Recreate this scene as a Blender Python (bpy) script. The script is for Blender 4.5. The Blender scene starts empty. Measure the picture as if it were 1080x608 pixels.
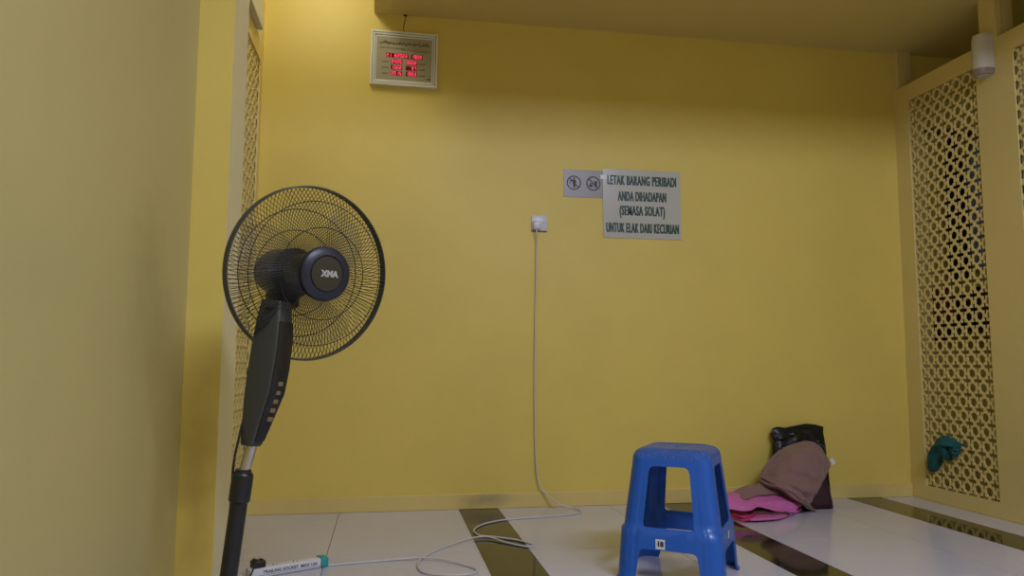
import bpy, bmesh, math, random
from mathutils import Vector, Matrix, noise
S = bpy.context.scene
COL = S.collection
PI = math.pi
random.seed(4)

# ------------------------------------------------------------ camera, world, lamps, exposure
F, YAW, PITCH, ROLL, CAMZ = 793.17, .1661, .0972, .00382, .77
def cam_axes():
    cy, sy, cp, sp = math.cos(YAW), math.sin(YAW), math.cos(PITCH), math.sin(PITCH)
    w = Vector((sy*cp, cy*cp, sp)); r = Vector((cy, -sy, 0)); u = r.cross(w)
    return r*math.cos(ROLL)+u*math.sin(ROLL), -r*math.sin(ROLL)+u*math.cos(ROLL), w
CR, CU, CW = cam_axes()
cd = bpy.data.cameras.new('camera'); cam = bpy.data.objects.new('camera', cd); COL.objects.link(cam)
cd.sensor_width = 36; cd.lens = F/1080*36; cd.clip_start = .05
M4 = Matrix((CR, CU, -CW)).transposed().to_4x4(); M4.translation = Vector((0, 0, CAMZ))
cam.matrix_world = M4
S.camera = cam

W = bpy.data.worlds.new('world'); S.world = W; W.use_nodes = True
W.node_tree.nodes['Background'].inputs[0].default_value = (.9, .9, 1, 1)
W.node_tree.nodes['Background'].inputs[1].default_value = .05
S.view_settings.view_transform = 'Standard'; S.view_settings.look = 'None'
S.view_settings.gamma = 1; S.view_settings.use_curve_mapping = False
S.view_settings.exposure = 0.16

def area(name, loc, target, sx, sy, power, color=(1, .97, .93)):
    l = bpy.data.lights.new(name, 'AREA'); l.shape = 'RECTANGLE'; l.size = sx; l.size_y = sy
    l.energy = power; l.color = color
    o = bpy.data.objects.new(name, l); COL.objects.link(o); o.location = loc
    d = Vector(target)-Vector(loc); o.rotation_euler = d.to_track_quat('-Z', 'Y').to_euler()
    return o
# fluorescent fittings of the raised ceiling behind the camera, and one in the slot over the left wall
area('ceiling_lamp_light', (1.45, -.5, 3.05), (1.35, .9, 0), 1.8, .4, 84, (.80, .87, 1.18))
area('slot_lamp_light', (-.40, 3.35, 3.04), (-.40, 3.75, 2.0), .25, .6, 5.0, (1, .95, .78))
area('next_room_fill_light', (4.3, 1.2, 2.6), (4.2, 3.0, 0), .6, .6, 2.4, (.9, .95, 1))  # added fill, no visible source, lifts the space behind the lattice

# ------------------------------------------------------------ helpers
def P(px, py, y):                       # world point seen at a place of the photograph, at depth plane y
    d = CW+CR*((px-540)/F)+CU*((304-py)/F); t = y/d.y
    return Vector((0, 0, CAMZ))+d*t
def PF(px, py, z=0.0):
    d = CW+CR*((px-540)/F)+CU*((304-py)/F); t = (z-CAMZ)/d.z
    return Vector((0, 0, CAMZ))+d*t

def mat(name, rgb, rough=.5, metal=0, spec=.5, bump=0, bscale=40, var=0, vscale=3, emit=None, estr=0, alpha=1, coat=0, rgb2=None, sheen=0):
    m = bpy.data.materials.new(name); m.use_nodes = True
    nt = m.node_tree; b = nt.nodes['Principled BSDF']
    b.inputs['Base Color'].default_value = (*rgb, 1); b.inputs['Roughness'].default_value = rough
    b.inputs['Metallic'].default_value = metal; b.inputs['Specular IOR Level'].default_value = spec
    b.inputs['Alpha'].default_value = alpha; b.inputs['Coat Weight'].default_value = coat
    b.inputs['Sheen Weight'].default_value = sheen
    tc = nt.nodes.new('ShaderNodeTexCoord')
    if var or rgb2:
        n = nt.nodes.new('ShaderNodeTexNoise'); n.inputs['Scale'].default_value = vscale; n.inputs['Detail'].default_value = 6
        nt.links.new(tc.outputs['Object'], n.inputs['Vector'])
        r = nt.nodes.new('ShaderNodeValToRGB')
        r.color_ramp.elements[0].position = .3; r.color_ramp.elements[1].position = .7
        c2 = rgb2 or tuple(c*(1-var) for c in rgb)
        r.color_ramp.elements[0].color = (*c2, 1); r.color_ramp.elements[1].color = (*rgb, 1)
        nt.links.new(n.outputs['Fac'], r.inputs['Fac']); nt.links.new(r.outputs['Color'], b.inputs['Base Color'])
    if bump:
        n = nt.nodes.new('ShaderNodeTexNoise'); n.inputs['Scale'].default_value = bscale; n.inputs['Detail'].default_value = 4
        nt.links.new(tc.outputs['Object'], n.inputs['Vector'])
        k = nt.nodes.new('ShaderNodeBump'); k.inputs['Strength'].default_value = bump; k.inputs['Distance'].default_value = .01
        nt.links.new(n.outputs['Fac'], k.inputs['Height']); nt.links.new(k.outputs['Normal'], b.inputs['Normal'])
    if emit:
        b.inputs['Emission Color'].default_value = (*emit, 1); b.inputs['Emission Strength'].default_value = estr
    return m

def link(name, me, m, parent=None, origin=None, smooth=False):
    o = bpy.data.objects.new(name, me); COL.objects.link(o)
    if m is not None and not me.materials:
        for q in (m if isinstance(m, (list, tuple)) else [m]): me.materials.append(q)
    off = Vector(parent['_o']) if parent is not None else (Vector(origin) if origin is not None else Vector())
    # parent['_o'] is the world origin of the parent
    me.transform(Matrix.Translation(-off))
    if parent is not None: o.parent = parent
    else: o.location = off
    o['_o'] = tuple(off)
    if smooth:
        for p in me.polygons: p.use_smooth = True
        if smooth != 'all':
            try: me.set_sharp_from_angle(angle=math.radians(38))
            except Exception: pass
    return o
def obj(name, bm, m, parent=None, origin=None, smooth=False):
    me = bpy.data.meshes.new(name); bmesh.ops.recalc_face_normals(bm, faces=bm.faces[:]); bm.to_mesh(me); bm.free()
    return link(name, me, m, parent, origin, smooth)
def tag(o, label=None, cat=None, group=None, kind=None):
    if label: o['label'] = label
    if cat: o['category'] = cat
    if group: o['group'] = group
    if kind: o['kind'] = kind
    return o
def thing(name, loc, label, cat, group=None):
    o = bpy.data.objects.new(name, None); COL.objects.link(o); o.location = loc; o.empty_display_size = .1
    o['_o'] = tuple(loc)
    return tag(o, label, cat, group)
def B(): return bmesh.new()
def box(bm, a, b, bevel=0, mi=0, mtx=None):
    a, b = Vector(a), Vector(b); c = (a+b)/2; s = b-a
    r = bmesh.ops.create_cube(bm, size=1, matrix=Matrix.Translation(c) @ Matrix.Diagonal((s.x, s.y, s.z, 1)))
    vs = r['verts']
    if bevel:
        es = list({e for v in vs for e in v.link_edges})
        q = bmesh.ops.bevel(bm, geom=es, offset=bevel, segments=2, profile=.5, affect='EDGES')
        vs = list({v for f in q['faces'] for v in f.verts} | {v for v in vs if v.is_valid})
    fs = {f for v in vs for f in v.link_faces}
    for f in fs: f.material_index = mi
    if mtx is not None: bmesh.ops.transform(bm, matrix=mtx, verts=vs)
    return vs
def smoothpts(pts, n=8):
    pts = [Vector(p) for p in pts]; out = []
    for i in range(len(pts)-1):
        p0 = pts[max(i-1, 0)]; p1 = pts[i]; p2 = pts[i+1]; p3 = pts[min(i+2, len(pts)-1)]
        for k in range(n):
            t = k/n
            out.append(.5*((2*p1)+(-p0+p2)*t+(2*p0-5*p1+4*p2-p3)*t*t+(-p0+3*p1-3*p2+p3)*t**3))
    out.append(pts[-1]); return out
def tube(bm, pts, r, seg=8, closed=False, cap=True):
    pts = [Vector(p) for p in pts]; n = len(pts); rings = []
    rs = r if isinstance(r, (list, tuple)) else [r]*n
    t0 = (pts[1]-pts[0]).normalized(); up = Vector((0, 0, 1)) if abs(t0.z) < .9 else Vector((1, 0, 0))
    nx = t0.cross(up).normalized()
    for i in range(n):
        if closed: t = (pts[(i+1) % n]-pts[i-1]).normalized()
        else: t = (pts[min(i+1, n-1)]-pts[max(i-1, 0)]).normalized()
        nx = (nx-t*nx.dot(t)).normalized(); ny = t.cross(nx)
        rings.append([bm.verts.new(pts[i]+(nx*math.cos(2*PI*k/seg)+ny*math.sin(2*PI*k/seg))*rs[i]) for k in range(seg)])
    for i in range(n if closed else n-1):
        a, b = rings[i], rings[(i+1) % n]
        for k in range(seg): bm.faces.new((a[k], a[(k+1) % seg], b[(k+1) % seg], b[k]))
    if cap and not closed:
        bm.faces.new(rings[0]); bm.faces.new(rings[-1])
def lathe(bm, prof, mtx, seg=48, capstart=True, capend=True):   # prof: (radius, height) along local z
    rings = [[bm.verts.new(mtx @ Vector((r*math.cos(2*PI*k/seg), r*math.sin(2*PI*k/seg), h))) for k in range(seg)] for r, h in prof]
    for i in range(len(rings)-1):
        a, b = rings[i], rings[i+1]
        for k in range(seg): bm.faces.new((a[k], a[(k+1) % seg], b[(k+1) % seg], b[k]))
    if capstart: bm.faces.new(rings[0])
    if capend: bm.faces.new(rings[-1])
def loft(bm, sections, cap=True):
    rings = [[bm.verts.new(p) for p in s] for s in sections]; n = len(rings[0])
    for a, b in zip(rings, rings[1:]):
        for k in range(n): bm.faces.new((a[k], a[(k+1) % n], b[(k+1) % n], b[k]))
    if cap: bm.faces.new(rings[0]); bm.faces.new(rings[-1])
def rrect(hx, hy, r, n=5):
    out = []
    for cx, cy, a0 in ((hx-r, hy-r, 0), (-hx+r, hy-r, PI/2), (-hx+r, -hy+r, PI), (hx-r, -hy+r, 1.5*PI)):
        for k in range(n+1):
            a = a0+PI/2*k/n; out.append((cx+r*math.cos(a), cy+r*math.sin(a)))
    return out
def filled(outline, holes, extrude=0):      # 2-D sheet with holes -> mesh
    cu = bpy.data.curves.new('sheet', 'CURVE'); cu.dimensions = '2D'; cu.fill_mode = 'BOTH'; cu.extrude = extrude
    for poly in [outline]+holes:
        sp = cu.splines.new('POLY'); sp.points.add(len(poly)-1)
        for q, p in zip(sp.points, poly): q.co = (p[0], p[1], 0, 1)
        sp.use_cyclic_u = True
    o = bpy.data.objects.new('sheet', cu); COL.objects.link(o)
    dg = bpy.context.evaluated_depsgraph_get(); dg.update()
    me = bpy.data.meshes.new_from_object(o.evaluated_get(dg)); bpy.data.objects.remove(o); bpy.data.curves.remove(cu)
    me.materials.clear()
    return me
def text_mesh(s, size, bold=0, sx=1, ext=.0004, align='CENTER', shear=0, spacing=1):
    cu = bpy.data.curves.new('lettering', 'FONT'); cu.body = s; cu.size = size; cu.offset = bold; cu.extrude = ext
    cu.align_x = align; cu.align_y = 'CENTER'; cu.shear = shear; cu.space_character = spacing; cu.resolution_u = 3
    o = bpy.data.objects.new('lettering', cu); COL.objects.link(o)
    dg = bpy.context.evaluated_depsgraph_get(); dg.update()
    me = bpy.data.meshes.new_from_object(o.evaluated_get(dg)); bpy.data.objects.remove(o); bpy.data.curves.remove(cu)
    me.materials.clear(); me.transform(Matrix.Diagonal((sx, 1, 1, 1)))
    return me
WALLF = Matrix(((1, 0, 0, 0), (0, 0, -1, 0), (0, 1, 0, 0), (0, 0, 0, 1)))   # local xy plane -> wall facing -y
def wallmtx(x, y, z, rot=0): return Matrix.Translation((x, y, z)) @ WALLF @ Matrix.Rotation(rot, 4, 'Z')

# ------------------------------------------------------------ materials
def paint(name, rgb, rough=.45, stain=.10, patches=None):
    m = mat(name, rgb, rough, bump=.05, bscale=60)
    nt = m.node_tree; b = nt.nodes['Principled BSDF']; tc = [n for n in nt.nodes if n.type == 'TEX_COORD'][0]
    n = nt.nodes.new('ShaderNodeTexNoise'); n.inputs['Scale'].default_value = 1.6; n.inputs['Detail'].default_value = 7
    n.inputs['Roughness'].default_value = .6
    nt.links.new(tc.outputs['Object'], n.inputs['Vector'])
    r = nt.nodes.new('ShaderNodeValToRGB'); r.color_ramp.elements[0].position = .35; r.color_ramp.elements[1].position = .6
    r.color_ramp.elements[0].color = (*[c*(1-stain) for c in rgb], 1); r.color_ramp.elements[1].color = (*rgb, 1)
    nt.links.new(n.outputs['Fac'], r.inputs['Fac']); last = r.outputs['Color']
    for (cx, cy, cz, rad, col) in (patches or []):
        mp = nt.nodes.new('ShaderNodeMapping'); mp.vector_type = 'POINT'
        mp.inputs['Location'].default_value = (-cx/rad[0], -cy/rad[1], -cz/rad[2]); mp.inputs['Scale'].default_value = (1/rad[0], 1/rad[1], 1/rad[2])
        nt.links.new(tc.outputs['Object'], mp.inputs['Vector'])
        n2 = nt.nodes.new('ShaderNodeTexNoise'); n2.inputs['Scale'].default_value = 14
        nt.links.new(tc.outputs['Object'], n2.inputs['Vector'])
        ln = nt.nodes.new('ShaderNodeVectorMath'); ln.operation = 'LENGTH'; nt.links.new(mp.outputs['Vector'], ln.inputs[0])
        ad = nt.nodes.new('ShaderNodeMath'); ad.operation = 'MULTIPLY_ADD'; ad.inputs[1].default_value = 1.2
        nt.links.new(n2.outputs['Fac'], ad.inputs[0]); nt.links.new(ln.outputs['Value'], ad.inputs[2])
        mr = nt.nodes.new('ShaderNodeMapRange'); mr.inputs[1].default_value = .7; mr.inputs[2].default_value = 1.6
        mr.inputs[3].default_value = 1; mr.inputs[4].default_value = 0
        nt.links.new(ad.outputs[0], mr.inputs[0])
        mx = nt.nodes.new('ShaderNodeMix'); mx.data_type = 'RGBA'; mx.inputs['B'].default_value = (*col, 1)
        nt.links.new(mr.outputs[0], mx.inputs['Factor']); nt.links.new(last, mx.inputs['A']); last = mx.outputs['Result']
    nt.links.new(last, b.inputs['Base Color'])
    return m
YEL = (.77, .60, .125)
m_wall = paint('yellow_wall_paint', YEL, .5, .06)
m_base = paint('skirting_paint', (.74, .58, .19), .45, .1,
               patches=[(.55, 3.99, .05, (.16, .3, .045), (.47, .37, .16))])  # dirty stretch of the skirting
m_left = paint('left_wall_paint', (.55, .475, .20), .4, .05,  # less saturated than the back wall's yellow
               patches=[(-.62, 2.1, .95, (.1, .22, .33), (.48, .41, .16))])  # darker patch partway up the near stretch
m_screen = paint('screen_paint', (.76, .62, .24), .45, .05)
m_ceil = paint('ceiling_paint', (.68, .55, .19), .6, .03)
m_tile = mat('white_floor_tile', (.62, .615, .71), .16, var=.05, vscale=2, spec=.5)
m_stripe = mat('dark_floor_tile', (.024, .021, .010), .07, spec=.55, var=.2, vscale=30)
m_grout = mat('grout', (.10, .085, .06), .8)
m_alu = mat('grey_frame', (.60, .58, .48), .4, var=.05)
m_frame_y = mat('opening_frame_paint', (.62, .50, .17), .5, var=.05)
m_groove = mat('dark_groove', (.05, .04, .03), .6)

# ------------------------------------------------------------ the room
XL, XR, YB, ZC = -.668, 3.03, 4.01, 2.66
ZT = 3.12
def struct(o): o['kind'] = 'structure'; return o
# floor: base slab + tiles with thin joints
bm = B()
box(bm, (-1.9, -3.2, -.06), (4.9, 4.3, -.0025), mi=2)
xs = [(-1.95, -1.4135, 0), (-1.4135, -.8135, 0), (-.8135, -.2135, 0), (-.2135, .394, 0), (.394, .600, 1), (.600, 1.2, 0), (1.2, 1.487, 0), (1.487, 1.688, 1),
      (1.688, 2.29, 0), (2.29, 2.61, 0), (2.61, 2.825, 1), (2.825, 3.4, 0), (3.4, 4.0, 0), (4.0, 4.6, 0), (4.6, 4.9, 0)]
ys = [4.3, 3.71]
while ys[-1] > -3.0: ys.append(ys[-1]-.6)
for x0, x1, k in xs:
    for a, b in zip(ys[1:], ys):
        g = .0013
        box(bm, (x0+g, a+(g if not k else 0.0004), -.0024), (x1-g, b-(g if not k else 0.0004), 0), mi=k)
struct(obj('floor', bm, [m_tile, m_stripe, m_grout]))
# back wall (the one seen) and outer shell
bm = B(); box(bm, (-1.9, YB, 0), (4.9, YB+.12, ZT)); struct(obj('wall_back', bm, m_wall))
bm = B(); box(bm, (-1.9, -3.2, 0), (4.9, -3.1, ZT)); struct(obj('wall_front', bm, m_wall))
bm = B(); box(bm, (-2.0, -3.2, 0), (-1.9, 4.13, ZT)); struct(obj('wall_outer_left', bm, m_wall))
bm = B(); box(bm, (4.9, -3.2, 0), (5.0, 4.13, ZT)); struct(obj('wall_outer_right', bm, m_wall))
bm = B(); box(bm, (-2.0, -3.2, ZT), (5.0, 4.13, ZT+.08)); struct(obj('ceiling', bm, m_ceil))
bm = B(); box(bm, (-.094, 1.35, ZC), (4.9, YB, ZT)); struct(obj('ceiling_dropped', bm, m_ceil))

# right wall with lattice bays and openings above
bays = [(3.37, 3.89), (2.61, 3.13), (1.85, 2.37)]
ZL0, ZL1, ZO = .08, 2.32, 2.42
bm = B(); T = .10
box(bm, (XR, 3.89, 0), (XR+T, YB, ZO))
box(bm, (XR, 3.975, ZO), (XR+T, YB, ZC))
edges = [3.89, 3.37, 3.13, 2.61, 2.37, 1.85]
for i, (a, b) in enumerate(bays):
    box(bm, (XR, a, 0), (XR+T, b, ZL0)); box(bm, (XR, a, ZL1), (XR+T, b, ZO))
    nxt = bays[i+1][1] if i+1 < len(bays) else None
    if nxt: box(bm, (XR, nxt, 0), (XR+T, a, ZO))
for yc in (3.275, 2.515): box(bm, (XR, yc-.052, ZO), (XR+T, yc+.052, ZC))
box(bm, (XR, -3.1, 0), (XR+T, 1.85, ZC)); box(bm, (XR, -3.1, ZC), (XR+T, 1.35, ZT))
bmesh.ops.remove_doubles(bm, verts=bm.verts[:], dist=1e-5)
struct(obj('wall_right', bm, m_screen))
# frames lining the openings
for i, (a, b) in enumerate([(3.327, 3.975), (2.567, 3.223), (1.85, 2.463)]):
    bm = B(); x0, x1 = XR+.012, XR+.088; w = .016
    box(bm, (x0, b-w, ZO), (x1, b, ZC-.001)); box(bm, (x0, a, ZO), (x1, a+w, ZC-.001))
    box(bm, (x0, a+w, ZO), (x1, b-w, ZO+.006))
    box(bm, (x0+.02, b-w-.008, ZO+.006), (x1-.02, b-w, ZC-.001)); box(bm, (x0+.02, a+w, ZO+.006), (x1-.02, a+w+.008, ZC-.001))
    struct(obj('window_%d' % (i+1), bm, m_frame_y))

# left wall: near stretch, projecting pier, lattice bay
YP0, YP1, XA, XC = 2.50, 2.735, -.62, -.51
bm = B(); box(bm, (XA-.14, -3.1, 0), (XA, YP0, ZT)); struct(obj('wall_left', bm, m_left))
m_pier_front = paint('pier_paint', YEL, .5, .06, patches=[(-.565, 2.5, .35, (.06, .3, .42), (.62, .47, .10))])  # front face darker towards its foot
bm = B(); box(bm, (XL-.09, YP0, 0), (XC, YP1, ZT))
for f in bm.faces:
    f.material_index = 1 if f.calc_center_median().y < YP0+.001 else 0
pm = [paint('sheen_toned_paint', (.80, .73, .46), .4, .04), m_pier_front]  # side faces paler: gloss reflection put into their colour
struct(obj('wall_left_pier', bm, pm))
bm = B(); lb = [(3.42, 3.94), (2.745, 3.26)]
box(bm, (XL-T, 3.94, 0), (XL, YB, ZT))
for a, b in lb: box(bm, (XL-T, a, 0), (XL, b, ZL0)); box(bm, (XL-T, a, ZL1), (XL, b, ZO))
box(bm, (XL-T, 3.26, 0), (XL, 3.42, ZT)); box(bm, (XL-T, YP1, 0), (XL, 2.745, ZT))
struct(obj('wall_left_bay', bm, m_screen))
# pale grey frame over the left lattice bay
bm = B()
box(bm, (XL-.03, 2.80, 2.425), (XL+.030, 3.80, 2.50), .003)
box(bm, (XL-.03, 2.80, 2.505), (XL+.022, 3.80, 2.62), .003)
box(bm, (XL-.028, 3.42, 2.62), (XL+.018, 3.44, ZT-.01)); box(bm, (XL-.028, 3.78, 2.62), (XL+.018, 3.80, ZT-.01))
box(bm, (XL-.03, 2.80, 2.50), (XL+.014, 3.795, 2.505), mi=1)
struct(obj('window_4', bm, [m_alu, m_groove]))
# skirting
bm = B(); box(bm, (XL+.001, YB-.012, 0), (XR-.001, YB, .078), .003); struct(obj('baseboard_back', bm, m_base))
bm = B(); box(bm, (XR-.006, 1.0, 0), (XR, YB-.012, .012), .002); struct(obj('baseboard_right', bm, m_base))

# ------------------------------------------------------------ lattice panels
def lattice_mesh():
    Wd, H, nx, nz = .52, 2.24, 7, 30
    px, pz = Wd/nx, H/nz; a, w = .395, .112
    arc = []
    for k in range(9):
        t = PI/2*k/8; r = .305+.022*math.cos(8*t+PI); arc.append((r*math.cos(t), r*math.sin(t)))
    plus = [(.5, .5-a), (.5-w, .5-a+.035), (.5-w*1.1, .5-w*1.1), (.5-a+.035, .5-w), (.5-a, .5)]
    quarter = [arc[0], (.5, 0)]+plus+[(0, .5), arc[-1]]+arc[-2:0:-1]
    b = B()
    for i in range(2*nz):
        for j in range(2*nx):
            # circle centres at x = j*px, z = (i+.5)*pz; crosses at x = (j+.5)*px, z = i*pz
            cx = ((j+1)//2)*px; sx = 1 if j % 2 == 0 else -1
            cz = (i//2+.5)*pz; sz = -1 if i % 2 == 0 else 1
            b.faces.new([b.verts.new((cx+sx*x*px, cz+sz*z*pz, 0)) for x, z in quarter])
    bmesh.ops.remove_doubles(b, verts=b.verts[:], dist=1e-5)
    # plain margin
    e = .004
    for x0, x1, z0, z1 in ((-e, 0, -e, H+e), (Wd, Wd+e, -e, H+e), (0, Wd, -e, 0), (0, Wd, H, H+e)):
        b.faces.new([b.verts.new(p) for p in ((x0, z0, 0), (x1, z0, 0), (x1, z1, 0), (x0, z1, 0))])
    bmesh.ops.recalc_face_normals(b, faces=b.faces[:])
    bmesh.ops.triangulate(b, faces=b.faces[:], ngon_method='EAR_CLIP')
    q = bmesh.ops.extrude_face_region(b, geom=b.faces[:])
    bmesh.ops.translate(b, vec=(0, 0, .008), verts=[v for v in q['geom'] if isinstance(v, bmesh.types.BMVert)])
    bmesh.ops.recalc_face_normals(b, faces=b.faces[:])
    me = bpy.data.meshes.new('lattice'); b.to_mesh(me); b.free(); me.transform(Matrix.Translation((0, 0, -.004)))
    return me
lat = lattice_mesh()
def place_lattice(x, y1, label):
    me = lat.copy()
    # local x -> -y, local y -> z, local z -> x
    me.transform(Matrix(((0, 0, 1, x), (-1, 0, 0, y1), (0, 1, 0, ZL0), (0, 0, 0, 1))))
    o = link('lattice_panel', me, m_screen, origin=(x, y1-.26, ZL0))
    return tag(o, label, 'lattice screen')
place_lattice(XR+.012, 3.89, 'pierced lattice panel by the far right corner with teal cloth knotted in it')
place_lattice(XR+.012, 3.13, 'pierced lattice panel at the right edge, cut off by the photo')
place_lattice(XR+.012, 2.37, 'third pierced lattice panel of the right wall, nearest the camera')
place_lattice(XL-.012, 3.94, 'pierced lattice panel in the left wall, seen at a steep angle behind the fan')

# ------------------------------------------------------------ stool
m_blue = mat('blue_plastic', (.017, .118, .50), .28, spec=.5, bump=.03, bscale=90)
m_blue_seat = mat('blue_plastic_pebbled', (.017, .118, .50), .20, spec=.7, bump=1.0, bscale=150)
m_white = mat('white_plastic', (.72, .72, .74), .35)
m_ink = mat('dark_print', (.02, .02, .03), .5)
def make_stool(cx, cy, yaw):
    root = thing('plastic_stool', (cx, cy, 0), 'blue moulded plastic stool with arched legs standing on the tiled floor', 'stool')
    def hw(z):
        if z < .018: return .188+(.018-z)*.45
        if z < .184: return .188-(z-.018)*.062
        if z < .190: return .1777-(z-.184)*1.3
        return .170-(z-.190)*.118
    def rc(z): return .048
    def side(u, z):
        h, r = hw(z), rc(z); L = h-r+r*PI/4; s = abs(u)*L; sg = 1 if u >= 0 else -1
        fl = 0
        if abs(u) > .62: fl = -.0022*(1-math.cos((abs(u)-.62)/.38*6*PI))*.5
        if z > .39: fl *= max(0, (.43-z)/.04)
        if s <= h-r: x, y = s, -h; n = (0, -1)
        else:
            a = (s-(h-r))/r; x = h-r+r*math.sin(a); y = -h+r-r*math.cos(a); n = (math.sin(a), -math.cos(a))
        x += n[0]*fl; y += n[1]*fl
        return Vector((sg*x, y, z*.985))
    K = .17
    def rr(x0, x1, z0, z1, r0, r1):
        out = []
        for cx_, cz_, a0, r in ((x1-r1, z1-r1, 0, r1), (x0+r1, z1-r1, PI/2, r1), (x0+r0, z0+r0, PI, r0), (x1-r0, z0+r0, 1.5*PI, r0)):
            for k in range(6):
                a = a0+PI/2*k/5; out.append((cx_+r*math.cos(a), cz_+r*math.sin(a)))
        return out
    win = rr(-.55*K, .55*K, .192, .405, .012, .024)
    win = [(x*(1+.06*(.3-z)/.1*.5), z) for x, z in win]
    ar = []
    for k in range(6):
        a = PI-PI/2*k/5; ar.append((-.60*K+.022+.022*math.cos(a), .118-.022+.022*math.sin(a)))
    ar2 = [(-x, z) for x, z in reversed(ar)]
    outline = [(-K, 0), (-.66*K, 0)]+ar+ar2+[(.66*K, 0), (K, 0), (K, .425), (-K, .425)]
    me = filled(outline, [win])
    b = bmesh.new(); b.from_mesh(me)
    for i in range(-19, 20):
        bmesh.ops.bisect_plane(b, geom=b.verts[:]+b.edges[:]+b.faces[:], plane_co=(i*K/20, 0, 0), plane_no=(1, 0, 0))
    for z in [.018, .05, .08, .11, .15, .184, .190, .22, .26, .30, .34, .38, .40, .41]:
        bmesh.ops.bisect_plane(b, geom=b.verts[:]+b.edges[:]+b.faces[:], plane_co=(0, z, 0), plane_no=(0, 1, 0))
    bmesh.ops.remove_doubles(b, verts=b.verts[:], dist=1e-5)
    faces = []
    for f in b.faces:
        pts = [(v.co.x/K, v.co.y) for v in f.verts]; c = f.calc_center_median(); faces.append((pts, c.x/K, c.y))
    b.free()
    RZ = Matrix.Translation((cx, cy, 0)) @ Matrix.Rotation(yaw, 4, 'Z')
    groups = {}
    for q in range(4):
        R4 = RZ @ Matrix.Rotation(q*PI/2, 4, 'Z')
        for pts, cu, cz in faces:
            if cz > .404 or (abs(cu) < .55 and cz > .3): key = 'seat'
            elif abs(cu) < .6: key = ('rail', q)
            else: key = ('leg', (q+(1 if cu > 0 else 0)) % 4)
            groups.setdefault(key, []).append([R4 @ side(u, z) for u, z in pts])
    shell = B(); keyof = []
    for key, fl in groups.items():
        for pts in fl:
            try: f = shell.faces.new([shell.verts.new(p) for p in pts]); f.material_index = 0; keyof.append(key)
            except ValueError: keyof.append(key)
    lay = shell.faces.layers.int.new('key'); keys = list(groups)
    shell.faces.ensure_lookup_table()
    for f, k in zip(shell.faces, keyof): f[lay] = keys.index(k)
    # rounded rim and seat top as rounded-square rings
    prof = [(hw(.425), .425), (.1412, .434), (.1378, .444), (.1315, .453), (.123, .4595), (.113, .4638), (.103, .466), (.098, .4655), (.094, .4640), (.06, .4640), (.012, .4640)]
    ks = keys.index('seat'); rings = []
    us = sorted({round(i/20, 4) for i in range(-19, 20)})
    us = [-1]+us
    for h, z in prof:
        r = .048 if z < .43 else min(.048, max(.006, .048*(h/.1423)))
        ring = []
        for k in range(4):
            Rk = RZ @ Matrix.Rotation(k*PI/2, 4, 'Z')
            for u in us:
                L = h-r+r*PI/4; s = abs(u)*L; sg = 1 if u >= 0 else -1
                if s <= h-r: x, y = s, -h
                else:
                    a = (s-(h-r))/r; x = h-r+r*math.sin(a); y = -h+r-r*math.cos(a)
                ring.append(shell.verts.new(Rk @ Vector((sg*x, y, z*.985))))
        rings.append(ring)
    for a_, b_ in zip(rings, rings[1:]):
        n = len(a_)
        for k in range(n):
            f = shell.faces.new((a_[k], a_[(k+1) % n], b_[(k+1) % n], b_[k])); f[lay] = ks; f.material_index = 0 if a_[0].co.z < .420 else 1
    bmesh.ops.remove_doubles(shell, verts=shell.verts[:], dist=2e-4)
    bmesh.ops.recalc_face_normals(shell, faces=shell.faces[:])
    shell.normal_update(); shell.verts.index_update(); shell.verts.ensure_lookup_table()
    # outward check
    sgn = 1 if sum((v.normal.dot(v.co-Vector((cx, cy, .25)))) for v in shell.verts) > 0 else -1
    N = [v.normal.copy()*sgn for v in shell.verts]; CO = [v.co.copy() for v in shell.verts]
    bnd = {frozenset((e.verts[0].index, e.verts[1].index)) for e in shell.edges if len(e.link_faces) == 1}
    for ki, key in enumerate(keys):
        fs = [f for f in shell.faces if f[lay] == ki]
        vid = {}; cos = []; nrm = []
        def vv(i, side_):
            k = (i, side_)
            if k not in vid: vid[k] = len(cos); cos.append(CO[i]-(N[i]*.0035 if side_ else Vector())); nrm.append(N[i]*(-1 if side_ else 1))
            return vid[k]
        polys = []; mis = []
        for f in fs:
            ids = [v.index for v in f.verts]
            if sgn < 0: ids = ids[::-1]
            polys.append([vv(i, 0) for i in ids]); mis.append(f.material_index)
            polys.append([vv(i, 1) for i in reversed(ids)]); mis.append(0)
            for a_, b_ in zip(ids, ids[1:]+ids[:1]):
                if frozenset((a_, b_)) in bnd:
                    base = len(cos); nn = (CO[b_]-CO[a_]).cross(N[a_]).normalized()
                    for q_ in (CO[a_], CO[a_]-N[a_]*.0035, CO[b_]-N[b_]*.0035, CO[b_]): cos.append(q_); nrm.append(nn)
                    polys.append([base, base+1, base+2, base+3]); mis.append(0)
        name = 'seat' if key == 'seat' else key[0]
        me = bpy.data.meshes.new(name); me.from_pydata([tuple(c) for c in cos], [], polys)
        me.materials.append(m_blue); me.materials.append(m_blue_seat)
        for p_, mi in zip(me.polygons, mis): p_.material_index = mi; p_.use_smooth = True
        me.validate(); me.normals_split_custom_set_from_vertices([tuple(n_) for n_ in nrm])
        link(name, me, None, root)
    shell.free()
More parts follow.
